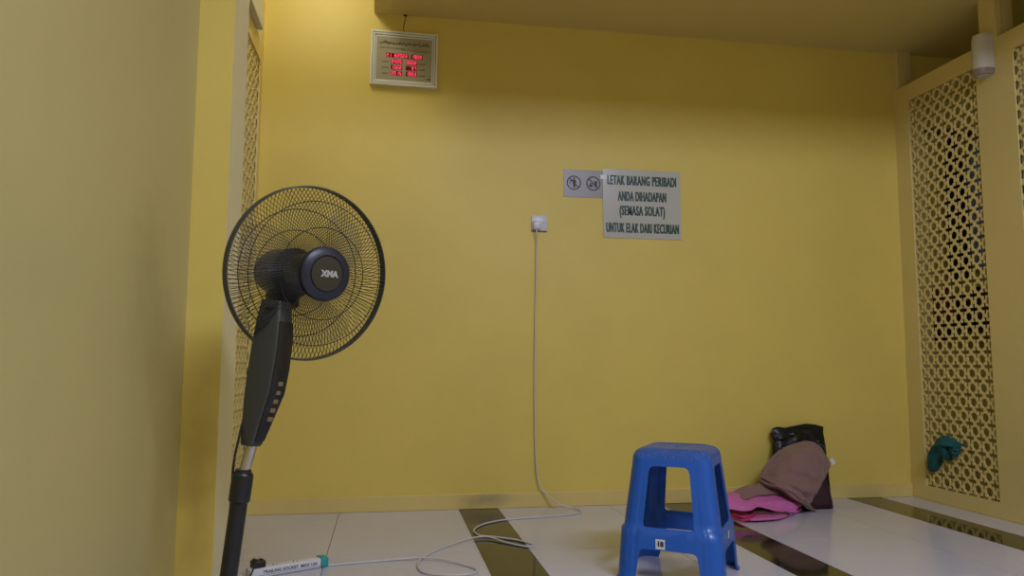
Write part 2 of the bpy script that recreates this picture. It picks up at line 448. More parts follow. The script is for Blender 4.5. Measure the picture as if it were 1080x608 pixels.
    # foot pads
    # stickers lie on the front rail and on the right rail
    def sticker(name, q, u, z, w, h, txt):
        R4 = RZ @ Matrix.Rotation(q*PI/2, 4, 'Z')
        c = side(u, z); c = R4 @ (c+Vector((0, -.0018, 0)))
        mt = Matrix.Translation(c) @ (Matrix.Rotation(yaw+q*PI/2, 4, 'Z')) @ WALLF
        b = B(); box(b, (-w/2, -h/2, 0), (w/2, h/2, .0006), mtx=mt); s = obj(name, b, m_white, root); s['label'] = 'white price sticker'
        if txt:
            me = text_mesh(txt, .024, .0012); me.transform(mt @ Matrix.Translation((0, 0, .0011))); link('printed_number', me, m_ink, s)
    sticker('sticker', 0, -.15, .139, .033, .034, '18')
    sticker('sticker', 1, -.1, .160, .018, .026, None)
    return root
make_stool(1.08, 2.705, math.radians(-34))

# ------------------------------------------------------------ standing fan
m_blk = mat('black_plastic', (.014, .014, .014), .35)
m_dgrey = mat('dark_grey_plastic', (.045, .05, .045), .42)
m_cage = mat('black_wire', (.016, .016, .014), .4)
m_navy = mat('navy_plastic', (.017, .021, .036), .38)
m_badge = mat('badge_centre', (.035, .032, .024), .32)
m_silver = mat('silver_print', (.5, .5, .5), .4, metal=.3)
m_chrome = mat('chrome_tube', (.62, .58, .5), .22, metal=1)
m_smoke = mat('smoke_blade', (.10, .10, .09), .25, alpha=.13)
m_btn = mat('bronze_button', (.22, .15, .07), .4)
def make_fan():
    bx, by = -.386, 1.95
    root = thing('standing_fan', (bx, by, 0), 'black pedestal fan with round wire cage, leaning slightly, beside the left wall', 'fan')
    lean = Matrix.Translation((bx, by, 0)) @ Matrix.Rotation(math.radians(7.2), 4, 'Y')
    low = Matrix.Translation((bx, by, 0)) @ Matrix.Rotation(math.radians(5.8), 4, 'Y')
    # base
    b = B(); lathe(b, [(.19, 0), (.2, .006), (.198, .02), (.17, .032), (.06, .045), (.034, .065), (.03, .10)], Matrix.Translation((bx, by, 0)), 64)
    obj('base', b, m_blk, root, smooth=True)
    b = B(); lathe(b, [(.0205, .05), (.0205, .428), (.0235, .431), (.0255, .434), (.0255, .493), (.024, .498), (.019, .503), (.019, .508)], low, 32)
    obj('lower_pole', b, m_blk, root, smooth=True)
    b = B(); tube(b, [low @ Vector((0, 0, .49)), lean @ Vector((0, 0, .59))], .0135, 24); obj('chrome_pole', b, m_chrome, root, smooth=True)['label'] = 'chrome inner pole'
    # control column, turned towards the right
    ya = math.radians(58); RF = lean @ Matrix.Rotation(ya, 4, 'Z')       # local -y is its front
    secs = []
    for z, fr, bk, w in [(.566, .012, .025, .019), (.572, .014, .026, .021), (.60, .021, .028, .023), (.65, .033, .030, .027), (.70, .046, .032, .030), (.76, .048, .033, .031), (.82, .046, .034, .030), (.88, .038, .034, .028), (.925, .03, .030, .025)]:
        pts = [(x, y) for x, y in rrect(w, (fr+bk)/2, .008, 3)]
        secs.append([RF @ Vector((x, y-(fr-bk)/2, z)) for x, y in pts])
    b = B(); loft(b, secs); col = obj('control_column', b, m_dgrey, root, smooth=True)
    secs = []
    for z, fr, w in [(.58, .0185, .016), (.60, .0235, .018), (.65, .0355, .023), (.70, .0485, .026), (.76, .0505, .027), (.82, .0485, .026), (.875, .0415, .024)]:
        secs.append([RF @ Vector((x, y-fr+.008, z)) for x, y in rrect(w, .0105, .004, 2)])
    b = B(); loft(b, secs); obj('control_panel', b, m_blk, col, smooth=True)['label'] = 'glossy black front panel'
    for k in range(5):
        z = .63+.022*k; fr = .0325+(.0140*k/4)
        b = B(); box(b, (-.008, -fr-.0085, z), (.008, -fr+.001, z+.011), .0015, mtx=RF); obj('button', b, m_btn, col)
    # head: axis frame, local +z points out of the front grille
    yaw = math.radians(34)
    hc = Vector((-.198, 2.015, .997))
    ax = Vector((math.sin(yaw), -math.cos(yaw), -.10)).normalized()
    rt = Vector((math.cos(yaw), math.sin(yaw), 0)); up = ax.cross(rt).normalized()
    if up.z < 0: up = -up
    rt = up.cross(ax)
    H = Matrix((rt, up, ax)).transposed().to_4x4(); H.translation = hc
    # neck between column and motor
    b = B()
    top = lean @ Vector((0, 0, .905)); mot = H @ Vector((0, -.055, -.125))
    secs = []
    for t, w, d in [(0, .030, .030), (.35, .034, .033), (.7, .034, .036), (1, .028, .040)]:
        c = top.lerp(mot, t)+Vector((0, 0, .004*t)); RR = Matrix.Translation(c) @ Matrix.Rotation(yaw, 4, 'Z')
        secs.append([RR @ Vector((x, y, 0)) for x, y in rrect(w, d, .012, 4)])
    loft(b, secs); box(b, (-.045, -.098, -.165), (.02, -.050, -.075), .012, mtx=H)
    obj('neck', b, m_blk, root, smooth=True)
    b = B(); lathe(b, [(.02, -.232), (.045, -.228), (.058, -.212), (.064, -.185), (.065, -.12), (.067, -.095), (.067, -.082), (.03, -.08)], H, 48)
    obj('motor_housing', b, m_blk, root, smooth=True)
    b = B(); lathe(b, [(.02, -.09), (.02, -.05), (.050, -.05), (.052, -.02), (.048, .02), (.03, .03)], H, 40)
    hub = obj('blade_hub', b, m_blk, root, smooth=True)
    for k in range(3):
        b = B(); R3 = H @ Matrix.Rotation(k*2*PI/3+.5, 4, 'Z'); g = []
        for i in range(10):
            r = .045+.15*i/9; row = []
            wdt = .30+.42*math.sin(PI*min(1, .15+.75*i/9))
            for j in range(7):
                a = (j/6-.5)*wdt*1.7+.35*i/9; row.append(b.verts.new(R3 @ Vector((r*math.cos(a), r*math.sin(a), -.015+.045*(j/6-.5)))))
            g.append(row)
        for i in range(9):
            for j in range(6): b.faces.new((g[i][j], g[i][j+1], g[i+1][j+1], g[i+1][j]))
        o = obj('blade', b, m_smoke, root, smooth='all'); md = o.modifiers.new('t', 'SOLIDIFY'); md.thickness = .002
        o['label'] = 'smoky see-through blade'
    # grilles
    RO = .2225
    def zf(r): t = (r-.062)/(RO-.062); return .012+.060*(1-t**2.6)
    def zb(r): t = (r-.07)/(RO-.07); return -.012-.070*(1-t**2.4)
    b = B(); NW = 120
    for k in range(NW):
        a0 = 2*PI*k/NW; pts = []
        for i in range(9):
            t = i/8; r = .062+(RO-.062)*t; a = a0+.20*math.sin(PI*t*.5)
            pts.append(H @ Vector((r*math.cos(a), r*math.sin(a), zf(r))))
        tube(b, pts, .00085, 4, cap=False)
    for r in (.118, .186):
        tube(b, [H @ Vector((r*math.cos(2*PI*k/72), r*math.sin(2*PI*k/72), zf(r)-.0015)) for k in range(72)], .0012 if r != .152 else .0014, 5, closed=True)
    obj('front_grille', b, m_cage, root, smooth='all')
    b = B()
    for k in range(NW):
        a0 = 2*PI*(k+.5)/NW; pts = []
        for i in range(8):
            t = i/7; r = .062+(RO-.062)*t; a = a0-.16*t
            pts.append(H @ Vector((r*math.cos(a), r*math.sin(a), zb(max(r, .07)))))
        tube(b, pts, .00085, 4, cap=False)
    for r in (.115, .170):
        tube(b, [H @ Vector((r*math.cos(2*PI*k/72), r*math.sin(2*PI*k/72), zb(r)+.0015)) for k in range(72)], .0013, 5, closed=True)
    obj('rear_grille', b, m_cage, root, smooth='all')
    b = B()
    prof = [(.2235, -.012), (.2265, -.012), (.2285, -.008), (.2285, .008), (.2265, .012), (.2235, .012)]
    seg = 96; rings = [[b.verts.new(H @ Vector((r*math.cos(2*PI*k/seg), r*math.sin(2*PI*k/seg), h))) for k in range(seg)] for r, h in prof]
    for i in range(len(rings)):
        a_, c_ = rings[i], rings[(i+1) % len(rings)]
        for k in range(seg): b.faces.new((a_[k], a_[(k+1) % seg], c_[(k+1) % seg], c_[k]))
    obj('rim', b, m_dgrey, root, smooth=True)
    b = B(); lathe(b, [(.060, .060), (.068, .064), (.0705, .074), (.068, .083), (.061, .088), (.048, .090), (.045, .0865)], H, 64, True, True)
    bd = obj('badge', b, m_navy, root, smooth=True); bd['label'] = 'dark navy centre cap'
    b = B(); lathe(b, [(.0445, .0855), (.0435, .0892), (.030, .0902), (.001, .0904)], H, 48, True, True); obj('badge_centre', b, m_badge, bd, smooth=True)
    me = text_mesh('XMA', .0215, .0013, .98, .0005); me.transform(H @ Matrix.Translation((.006, 0, .0908))); link('lettering', me, m_silver, bd)
    # power cord down the column
    pts = smoothpts([lean @ Vector((-.030, 0, .66)), lean @ Vector((-.034, -.01, .58)), lean @ Vector((-.036, -.01, .52)), low @ Vector((-.022, .020, .42)), low @ Vector((-.012, .026, .25)), low @ Vector((-.014, .028, .12)),
                     Vector((bx-.03, by+.09, .06)), Vector((bx-.04, by+.24, .008)), Vector((-.50, 2.45, .005)), Vector((-.46, 2.75, .005)), Vector((-.445, 2.84, .03)), Vector((-.4405, 2.862, .062))], 6)
    b = B(); tube(b, pts, .0032, 6); obj('power_cord', b, m_blk, root, smooth='all')
    return root
make_fan()

# ------------------------------------------------------------ prayer-time clock on the back wall
def wall_box(bm, x0, x1, z0, z1, y0, y1, bevel=0, mtx=None): return box(bm, (x0, y0, z0), (x1, y1, z1), bevel, mtx=mtx)
m_cream = mat('cream_moulding', (.80, .80, .70), .35)
m_grline = mat('dark_moulding_line', (.10, .08, .05), .5)
m_dial = mat('beige_dial', (.42, .37, .23), .35)
m_calli = mat('black_print', (.03, .028, .02), .5)
m_green = mat('green_print', (.05, .12, .04), .5)
m_led = mat('red_led', (.4, .02, .04), .4, emit=(1, .07, .14), estr=1.1)
m_ledbg = mat('led_window', (.10, .005, .012), .2, emit=(.5, .0, .03), estr=.10)
m_blackglass = mat('black_window', (.012, .008, .008), .15)
def make_clock():
    cx, cz, y = .070, 2.402, YB
    w, h = .36, .302
    root = thing('wall_clock', (cx, y, cz), 'digital prayer time clock in white square frame, red digits lit, high on the back wall', 'clock')
    T = Matrix.Translation((cx, y, cz)) @ Matrix.Rotation(math.radians(.6), 4, 'Y')
    b = B()
    def fr(o, i, d0, d1):
        for a in ((-w/2+o, w/2-o, h/2-i, h/2-o), (-w/2+o, w/2-o, -h/2+o, -h/2+i), (-w/2+o, -w/2+i, -h/2+i, h/2-i), (w/2-i, w/2-o, -h/2+i, h/2-i)):
            box(b, (a[0], -d1, a[2]), (a[1], -d0, a[3]), .0015, mtx=T)
    fr(0, .010, 0, .030); fr(.0125, .022, 0, .028); fr(.024, .032, 0, .022)
    obj('frame', b, m_cream, root)
    b = B(); box(b, (-w/2+.002, -.020, -h/2+.002), (w/2-.002, 0, h/2-.002), mtx=T)
    obj('case', b, m_grline, root)
    b = B(); box(b, (-w/2+.033, -.023, -h/2+.033), (w/2-.033, -.0195, h/2-.033), mtx=T); dial = obj('dial', b, m_dial, root)
    yy = -.0236
    # line of flowing script across the top
    rnd = random.Random(3); b = B()
    x = .134
    while x > -.122:
        k = rnd.choice([0, 1, 2]); zz = .084+rnd.uniform(-.003, .003); s = rnd.uniform(.010, .016)
        if k == 0: pts = [(x, zz+.002), (x-s*.5, zz-.007), (x-s, zz+.001), (x-s*1.3, zz+.004)]
        elif k == 1: pts = [(x, zz+.012), (x-.001, zz+.002), (x-s*.6, zz-.003), (x-s, zz+.002)]
        else: pts = [(x, zz), (x-s*.3, zz+.006), (x-s*.7, zz+.001), (x-s, zz-.006), (x-s*1.2, zz-.001)]
        tube(b, smoothpts([T @ Vector((a, yy, c)) for a, c in pts], 4), .0016, 4)
        if rnd.random() < .6:
            dx = x-s*.5; box(b, (dx, yy-.0006, zz+.010), (dx+.002, yy+.001, zz+.012), mtx=T)
        x -= s*.95
    obj('script', b, m_calli, dial)
    b = B(); box(b, (-.135, yy, .0535), (.0, yy+.001, .0555), mtx=T); box(b, (-.02, yy, .0495), (.135, yy+.001, .0515), mtx=T)
    box(b, (-.13, yy, .0585), (.10, yy+.001, .0595), mtx=T); box(b, (.05, yy, .043), (.135, yy+.001, .0445), mtx=T)
    obj('rule_lines', b, m_green, dial)
    SEG = {'0': 'abcdef', '1': 'bc', '2': 'abged', '3': 'abgcd', '4': 'fgbc', '5': 'afgcd', '6': 'afgedc', '7': 'abc', '8': 'abcdefg', '9': 'abcdfg', ' ': ''}
    def digits(bm, s, x0, z0, dw=.0102, dh=.0185, pitch=.0142):
        x = x0; t = .0026
        for ch in s:
            if ch == '.': box(bm, (x-.003, yy-.0016, z0-.0008), (x-.0008, yy-.0008, z0+.0014), mtx=T); continue
            if ch == ':':
                for q in (.3, .7): box(bm, (x-.0028, yy-.0016, z0+dh*q-.001), (x-.0008, yy-.0008, z0+dh*q+.001), mtx=T)
                continue
            for sg in SEG[ch]:
                r = {'a': (0, dw, dh-t, dh), 'g': (0, dw, dh/2-t/2, dh/2+t/2), 'd': (0, dw, 0, t), 'f': (0, t, dh/2, dh), 'b': (dw-t, dw, dh/2, dh), 'e': (0, t, 0, dh/2), 'c': (dw-t, dw, 0, dh/2)}[sg]
                box(bm, (x+r[0], yy-.0016, z0+r[2]), (x+r[1], yy-.0008, z0+r[3]), mtx=T)
            x += pitch
    rows = [(-.087, .085, '25 8.2023', .020), (.020, .052, '', .020)]
    def window(x0, x1, z0, s, pad=.003, bg=m_ledbg):
        b = B(); box(b, (x0, yy-.0008, z0-.003), (x1, yy+.001, z0+.0215), mtx=T); wd = obj('digit_window', b, bg, dial)
        b = B(); digits(b, s, x0+pad, z0); obj('digits', b, m_led, wd)
    window(-.098, .022, .007, '21 8.2023', .003); window(.036, .098, .007, '1903', .003)
    for i, (l, r) in enumerate((('0425', '0602'), ('1322', '  97'), ('2015', '1903'))):
        z0 = -.027-.0325*i
        window(-.070, -.009, z0, l); window(.010, .071, z0, r)
        for sx in (-.116, .080):
            pts = [(0, .010), (.004, .001), (.010, .004), (.014, .009), (.017, .001), (.023, .003), (.028, .010), (.033, .002)]
            b = B(); tube(b, smoothpts([T @ Vector((sx+a, yy, z0+c)) for a, c in pts], 4), .0013, 4); obj('caption', b, m_calli, dial)
    b = B(); box(b, (.126, yy, -.108), (.144, yy+.001, -.102), mtx=T); box(b, (.126, yy, -.088), (.144, yy+.001, -.0865), mtx=T); obj('maker_mark', b, m_calli, dial)
    # hanging wire up to the dropped ceiling
    b = B(); tube(b, smoothpts([T @ Vector((-.002, -.012, h/2)), Vector((cx-.006, y-.006, cz+h/2+.03)), Vector((cx-.003, y-.006, cz+h/2+.055)), Vector((cx+.006, y-.006, ZC-.012)), Vector((cx+.002, y-.006, ZC-.001))], 5), .0014, 5)
    box(b, (cx-.008, y-.012, ZC-.006), (cx+.010, y-.001, ZC-.0005))
    obj('hanging_wire', b, m_blk, root)
make_clock()

# ------------------------------------------------------------ signs
m_paper = mat('laminated_paper', (.50, .50, .44), .22, spec=.5)
m_gtext = mat('dark_green_ink', (.008, .055, .03), .4)
m_plate = mat('grey_brushed_plate', (.20, .18, .165), .35, metal=.2)
m_tape = mat('clear_tape', (.74, .74, .76), .15)
def make_sign():
    x0, x1, z0, z1 = 1.187, 1.645, 1.460, 1.852
    cx, cz = (x0+x1)/2, (z0+z1)/2
    root = thing('paper_notice', (cx, YB, cz), 'laminated white notice with four lines of green capitals, taped to the back wall', 'sign')
    b = B(); box(b, (x0, YB-.0045, z0), (x1, YB-.0028, z1)); obj('sheet', b, m_paper, root)
    for i, (s, wd, dx) in enumerate((('LETAK BARANG PERIBADI', .405, .0), ('ANDA DIHADAPAN', .283, -.0), ('(SEMASA SOLAT)', .265, .0), ('UNTUK ELAK DARI KECURIAN', .425, .002))):
        me = text_mesh(s, .076, .0012, 1, .0003, spacing=1.13)
        xs_ = [v.co.x for v in me.vertices]; zs = [v.co.y for v in me.vertices]
        k = wd/(max(xs_)-min(xs_)); ym = (max(zs)+min(zs))/2; xm = (max(xs_)+min(xs_))/2
        me.transform(wallmtx(cx+dx, YB-.005, z1-.062-.0905*i) @ Matrix.Diagonal((k, 1, 1, 1)) @ Matrix.Translation((-xm, -ym, 0)))
        heavy = bmesh.new()
        for dx_, dy_ in ((-.0021, 0), (-.001, .00004), (0, .00008), (.001, .00012), (.0021, .00016)):
            c_ = me.copy(); c_.transform(Matrix.Translation((dx_, -dy_, 0))); heavy.from_mesh(c_); bpy.data.meshes.remove(c_)
        heavy.to_mesh(me); heavy.free()
        link('text_line', me, m_gtext, root)
    for (tx, tz) in ((x0+.022, z1-.048),):
        b = B(); box(b, (tx-.036, YB-.0053, tz-.012), (tx+.036, YB-.0047, tz+.012)); obj('tape', b, m_tape, root)
make_sign()
def make_plate():
    x0, x1, z0, z1 = .962, 1.215, 1.683, 1.838
    root = thing('prohibition_sign', ((x0+x1)/2, YB, (z0+z1)/2), 'grey plate with two round prohibition symbols, left of the paper notice', 'sign')
    b = B(); box(b, (x0, YB-.0025, z0), (x1, YB, z1), .0008); obj('plate', b, m_plate, root)
    for i, c in enumerate((1.020, 1.132)):
        zc = 1.764; R = .041; b = B(); y = YB-.0030
        n = 40
        for r0, r1 in ((R-.0064, R),):
            vs = [[b.verts.new((c+r*math.cos(2*PI*k/n), y, zc+r*math.sin(2*PI*k/n))) for k in range(n)] for r in (r0, r1)]
            for k in range(n): b.faces.new((vs[0][k], vs[0][(k+1) % n], vs[1][(k+1) % n], vs[1][k]))
        d = R*.70
        T = Matrix.Translation((c, 0, zc)) @ Matrix.Rotation(PI/4, 4, 'Y')
        box(b, (-R+.002, y-.0004, -.0030), (R-.002, y, .0030), mtx=T)
        def cir(x, z, r): 
            q = [b.verts.new((c+x+r*math.cos(2*PI*k/14), y-.0002, zc+z+r*math.sin(2*PI*k/14))) for k in range(14)]; b.faces.new(q)
        def poly(p): b.faces.new([b.verts.new((c+a, y-.0002, zc+z)) for a, z in p])
        if i == 0:      # standing person
            cir(.001, .026, .0055)
            poly([(-.008, .018), (.010, .018), (.013, .000), (.009, -.002), (.007, -.028), (-.004, -.028), (-.005, -.002), (-.009, .002)])
            poly([(-.009, .018), (-.022, .012), (-.022, .006), (-.009, .010)]); poly([(-.022, .010), (-.026, -.006), (-.022, -.008), (-.018, .007)])
        else:           # drinks and food
            poly([(.004, .012), (.022, .016), (.020, -.004), (.022, -.020), (.006, -.020), (.008, -.004)])
            poly([(-.027, -.006), (-.003, -.006), (-.005, -.020), (-.024, -.020)]); poly([(-.024, -.003), (-.006, -.003), (-.009, .002), (-.021, .002)])
        o = obj('prohibition_symbol', b, m_ink, root)
        md = o.modifiers.new('t', 'SOLIDIFY'); md.thickness = .0005; md.offset = 0
make_plate()

# ------------------------------------------------------------ socket, plug and long cord
m_sock = mat('socket_plastic', (.66, .67, .74), .3)
m_cord = mat('white_cord', (.60, .58, .55), .4)
def make_socket():
    cx, cz = .822, 1.528
    root = thing('wall_socket', (cx, YB, cz), 'white square wall socket on the back wall left of the signs', 'socket')
    b = B(); box(b, (cx-.043, YB-.009, cz-.043), (cx+.043, YB, cz+.043), .003); obj('face_plate', b, m_sock, root, smooth=True)
    b = B(); box(b, (cx+.020, YB-.014, cz-.002), (cx+.030, YB-.0085, cz+.020), .002); obj('switch', b, m_sock, root)
    b = B(); box(b, (cx-.043, YB-.0095, cz-.047), (cx+.043, YB-.001, cz-.0435)); obj('lower_edge', b, m_grline, root)
make_socket()
def make_cord():
    pts = [P(566, 240, YB-.028), P(566, 247, YB-.035), P(566, 260, YB-.012), P(565, 320, YB-.010), P(564, 380, YB-.010), P(564, 430, YB-.010), P(565, 480, YB-.012), P(568, 508, YB-.022), P(577, 522, YB-.045), P(590, 532, YB-.09)]
    fl = [(604, 537), (613, 540), (600, 543), (565, 546), (530, 549), (508, 554), (500, 560), (506, 565), (524, 567), (545, 570), (562, 575), (556, 577), (535, 573), (514, 568), (495, 570), (470, 577), (450, 586), (441, 595), (446, 604), (470, 607), (495, 606), (503, 602), (492, 597), (470, 593), (445, 590.5), (400, 592), (365, 595), (342, 597)]
    q = [PF(x, y, .0045) for x, y in fl]
    q[0].z = .010
    for i in (13, 14): q[i].z = .010
    for i in (23, 24): q[i].z = .011
    pts += q
    b = B(); tube(b, smoothpts(pts, 8), .0042, 8)
    root = thing('extension_lead', (-.30, 2.93, 0), 'white extension lead, cord looping over the floor to its socket bar by the fan', 'extension lead')
    obj('cord', b, m_cord, root, smooth='all')
    # plug in the wall socket
    c = P(565.5, 238, YB); b = B(); box(b, (c.x-.022, YB-.040, c.z-.026), (c.x+.022, YB-.009, c.z+.020), .007); obj('plug', b, m_sock, root, smooth=True)
    # bar
    a, e = Vector((-.465, 2.868, 0)), Vector((-.205, 3.005, 0)); d = (e-a); L = d.length; ang = math.atan2(d.y, d.x)
    T = Matrix.Translation(a) @ Matrix.Rotation(ang, 4, 'Z')
    b = B(); box(b, (0, -.026, .002), (L-.03, .026, .034), .004, mtx=T); bar = obj('socket_bar', b, m_white, root, smooth=True)
    b = B(); box(b, (L-.031, -.027, .001), (L, .027, .036), .005, mtx=T)
    obj('end_cap', b, mat('teal_plastic', (.02, .34, .33), .4), bar, smooth=True)['label'] = 'teal end cap'
    me = text_mesh('TRAILING SOCKET  MAX 13A', .0155, .0004, 1.0, .0003); me.transform(T @ Matrix.Translation((L*.50, -.0263, .019)) @ WALLF); link('lettering', me, mat('blue_ink', (.03, .03, .16), .5), bar)
    b = B(); box(b, (.0, -.0265, .0085), (L-.03, -.0258, .0095), mtx=T); obj('seam', b, mat('blue_line', (.05, .05, .25), .5), bar)
    for k in range(2):
        b = B()
        for dx, dy in ((0, .010), (-.007, -.007), (.007, -.007)): box(b, (.095+.075*k+dx-.002, dy-.004, .0335), (.095+.075*k+dx+.002, dy+.004, .0345), mtx=T)
        obj('outlet', b, m_ink, bar)
    # black plug of the fan standing in the bar
    r = thing('plug', tuple(T @ Vector((.035, 0, .034))), 'black plug standing in the left end of the white socket bar', 'plug')
    b = B(); box(b, (.012, -.021, .034), (.058, .021, .058), .005, mtx=T); obj('plug_body', b, m_blk, r, smooth=True)
    b = B(); box(b, (.018, -.016, .058), (.030, .016, .064), .003, mtx=T); box(b, (.042, -.012, .056), (.052, .012, .062), .003, mtx=T); obj('grip', b, m_blk, r, smooth=True)
    return T
make_cord()

# ------------------------------------------------------------ dispenser on the right wall
def make_disp():
    x, yc, z0, z1 = XR, 3.285, 2.238, 2.455
    root = thing('air_freshener', (x, yc, z0), 'white rounded air freshener dispenser high on the right wall between the lattice panels', 'dispenser')
    b = B(); secs = []
    def sec(w, d, z):
        pts = []
        for k in range(17):
            a = -PI/2+PI*k/16; pts.append(Vector((x-d*.35-d*.65*math.cos(a), yc+w*math.sin(a), z)))
        pts += [Vector((x, yc+w, z)), Vector((x, yc-w, z))]
        return pts
    loft(b, [sec(.036, .060, z1), sec(.0405, .072, z1-.006), sec(.0425, .078, z1-.03), sec(.0425, .080, z0+.03)])
    obj('cover', b, mat('white_dispenser', (.68, .65, .55), .4), root, smooth=True)
    b = B(); loft(b, [sec(.0435, .083, z0+.031), sec(.0435, .084, z0+.010), sec(.038, .074, z0)]); obj('base_cap', b, mat('grey_brown_plastic', (.30, .24, .18), .4), root, smooth=True)['label'] = 'darker bottom cap'
    b = B(); loft(b, [sec(.030, .062, z0+.001), sec(.028, .058, z0-.004)]); box(b, (x-.045, yc-.012, z0-.0055), (x-.035, yc+.012, z0-.0035)); obj('nozzle_plate', b, mat('light_plastic', (.5, .47, .42), .4), root, smooth=True)
    for za, zb in ((z1-.10, z1-.075), (z0+.06, z0+.075)):
        b = B(); box(b, (x-.05, yc+.0395, za), (x-.038, yc+.0435, zb)); obj('latch', b, m_grline, root)
make_disp()

# ------------------------------------------------------------ bags and cloths in the far corner
def grid_cloth(rows, sub=4, wr=0, ws=12, seed=0, thick=.003, fold=0, ff=3, left=False):
    # rows of control points -> smooth surface
    rs = [smoothpts(r, sub) for r in rows]; m = len(rs[0]); cols = [smoothpts([r[j] for r in rs], sub) for j in range(m)]
    b = B(); n = len(cols[0]); g = [[None]*n for _ in range(m)]
    for j in range(m):
        for i in range(n):
            p = cols[j][i]
            if fold: p = p+Vector((0, -fold*(.5+.5*math.sin(2*PI*ff*i/n+1.5*j/m+.8*math.sin(5*j/m+seed)))*((1-.85*j/m)*min(1, 3*i/n) if left else min(1, 2.5*j/m)), 0))
            if wr:
                v = noise.noise_vector(p*ws+Vector((seed, 0, 0)))+.5*noise.noise_vector(p*ws*2.3+Vector((0, seed, 3)))
                p = p+Vector((v.x*.4, v.y, v.z*.4))*wr
            if p.z < .003: p.z = .003+(.001*((i*7+j*3) % 3))
            if p.y > YB-.006: p.y = YB-.006
            g[j][i] = b.verts.new(p)
    for j in range(m-1):
        for i in range(n-1): b.faces.new((g[j][i], g[j][i+1], g[j+1][i+1], g[j+1][i]))
    return b
def cloth_obj(name, b, m, parent=None, origin=None, thick=.003):
    o = obj(name, b, m, parent, origin, smooth='all'); md = o.modifiers.new('t', 'SOLIDIFY'); md.thickness = thick; md.offset = 0
    return o
m_bagblk = mat('black_bag_film', (.006, .006, .006), .38, spec=.4, bump=.25, bscale=25)
m_maroon = mat('maroon_fabric', (.032, .008, .014), .7, bump=.1, bscale=120)
m_scarf = mat('dusty_pink_fabric', (.26, .145, .128), .85, bump=.15, bscale=60, sheen=.2, var=.08, vscale=14)
m_pink = mat('pink_satin', (.60, .15, .42), .5, bump=.1, bscale=40)
m_hot = mat('magenta_strap', (.55, .02, .12), .45)
# black carrier bag leaning on the wall
root = thing('plastic_bag', (2.20, 3.90, 0), 'black plastic carrier bag leaning on the back wall behind the headscarf', 'bag')
def bag_sheet(dy):
    out = [(815, 452), (820, 450.5), (828, 451.5), (840, 449), (850, 447.2), (860, 448.2), (868.5, 450.5), (868, 456), (870.5, 470), (873, 490), (876, 520), (878, 536), (860, 541), (840, 541), (820, 540), (814, 520), (814, 500), (815, 480), (816, 465), (812.5, 457)]
    hole = [(842+5.5*math.cos(a), 459+2.0*math.sin(a)-.2*math.cos(a)) for a in [2*PI*k/14 for k in range(14)]]
    me = filled([(x, -y) for x, y in out], [[(x, -y) for x, y in hole]])
    b = bmesh.new(); b.from_mesh(me)
    for i in range(812, 880, 3): bmesh.ops.bisect_plane(b, geom=b.verts[:]+b.edges[:]+b.faces[:], plane_co=(i, 0, 0), plane_no=(1, 0, 0))
    for i in range(448, 541, 3): bmesh.ops.bisect_plane(b, geom=b.verts[:]+b.edges[:]+b.faces[:], plane_co=(0, -i, 0), plane_no=(0, 1, 0))
    for v in b.verts:
        x, yy = v.co.x, -v.co.y; t = (yy-448)/93
        e = min(1, min(abs(x-813), abs(x-873), abs(yy-447))/10)
        puff = dy*e
        Y = YB-.032-.10*t+puff+.010*noise.noise(Vector((x*.11, yy*.08, 3)))+.006*noise.noise(Vector((x*.3, yy*.25, 8)))
        v.co = P(x, yy, min(Y, YB-.008)); v.co.z = max(v.co.z, .002)
    return b
b = bag_sheet(-.02); b2 = bag_sheet(.012)
me2 = bpy.data.meshes.new('t'); b2.to_mesh(me2); b2.free(); b.from_mesh(me2)
cloth_obj('bag_body', b, m_bagblk, root, thick=.0015)
b = B()
for (x, y, w, h, c) in ((833, 455, 4, 3, 0),):
    pass
b.free()
# maroon fabric bag standing on the floor
root = thing('fabric_bag', (2.22, 3.78, 0), 'dark maroon fabric bag standing on the floor under the dusty pink headscarf', 'bag')
b = B(); secs = []
for i in range(9):
    t = i/8; z = .003+.300*t
    x1 = 2.368-.035*t**1.2+.006*math.sin(t*7); x0 = 2.10+.03*t; d = .078*(1-.55*t)+.008*math.sin(t*5)
    yc = 3.800+.075*t; hx = (x1-x0)/2
    secs.append([Vector((x0+hx+x, yc+y+.004*noise.noise(Vector((x*20, y*20, z*14))), z)) for x, y in rrect(hx, max(d, .02), max(d, .02)*.6, 5)])
loft(b, secs); obj('bag_body', b, m_maroon, root, smooth='all')
b = B(); tube(b, smoothpts([(2.30, 3.86, .295), (2.325, 3.83, .325), (2.350, 3.815, .318), (2.366, 3.812, .285), (2.362, 3.82, .245)], 6), .006, 8); obj('strap', b, m_blk, root, smooth='all')
tg = P(878, 487, 3.80)
b = B(); box(b, (-.011, -.0015, -.017), (.011, .0015, .017), .001, mtx=Matrix.Translation(tg) @ Matrix.Rotation(-.6, 4, 'Y')); obj('tag', b, m_white, root)['label'] = 'small white tag'
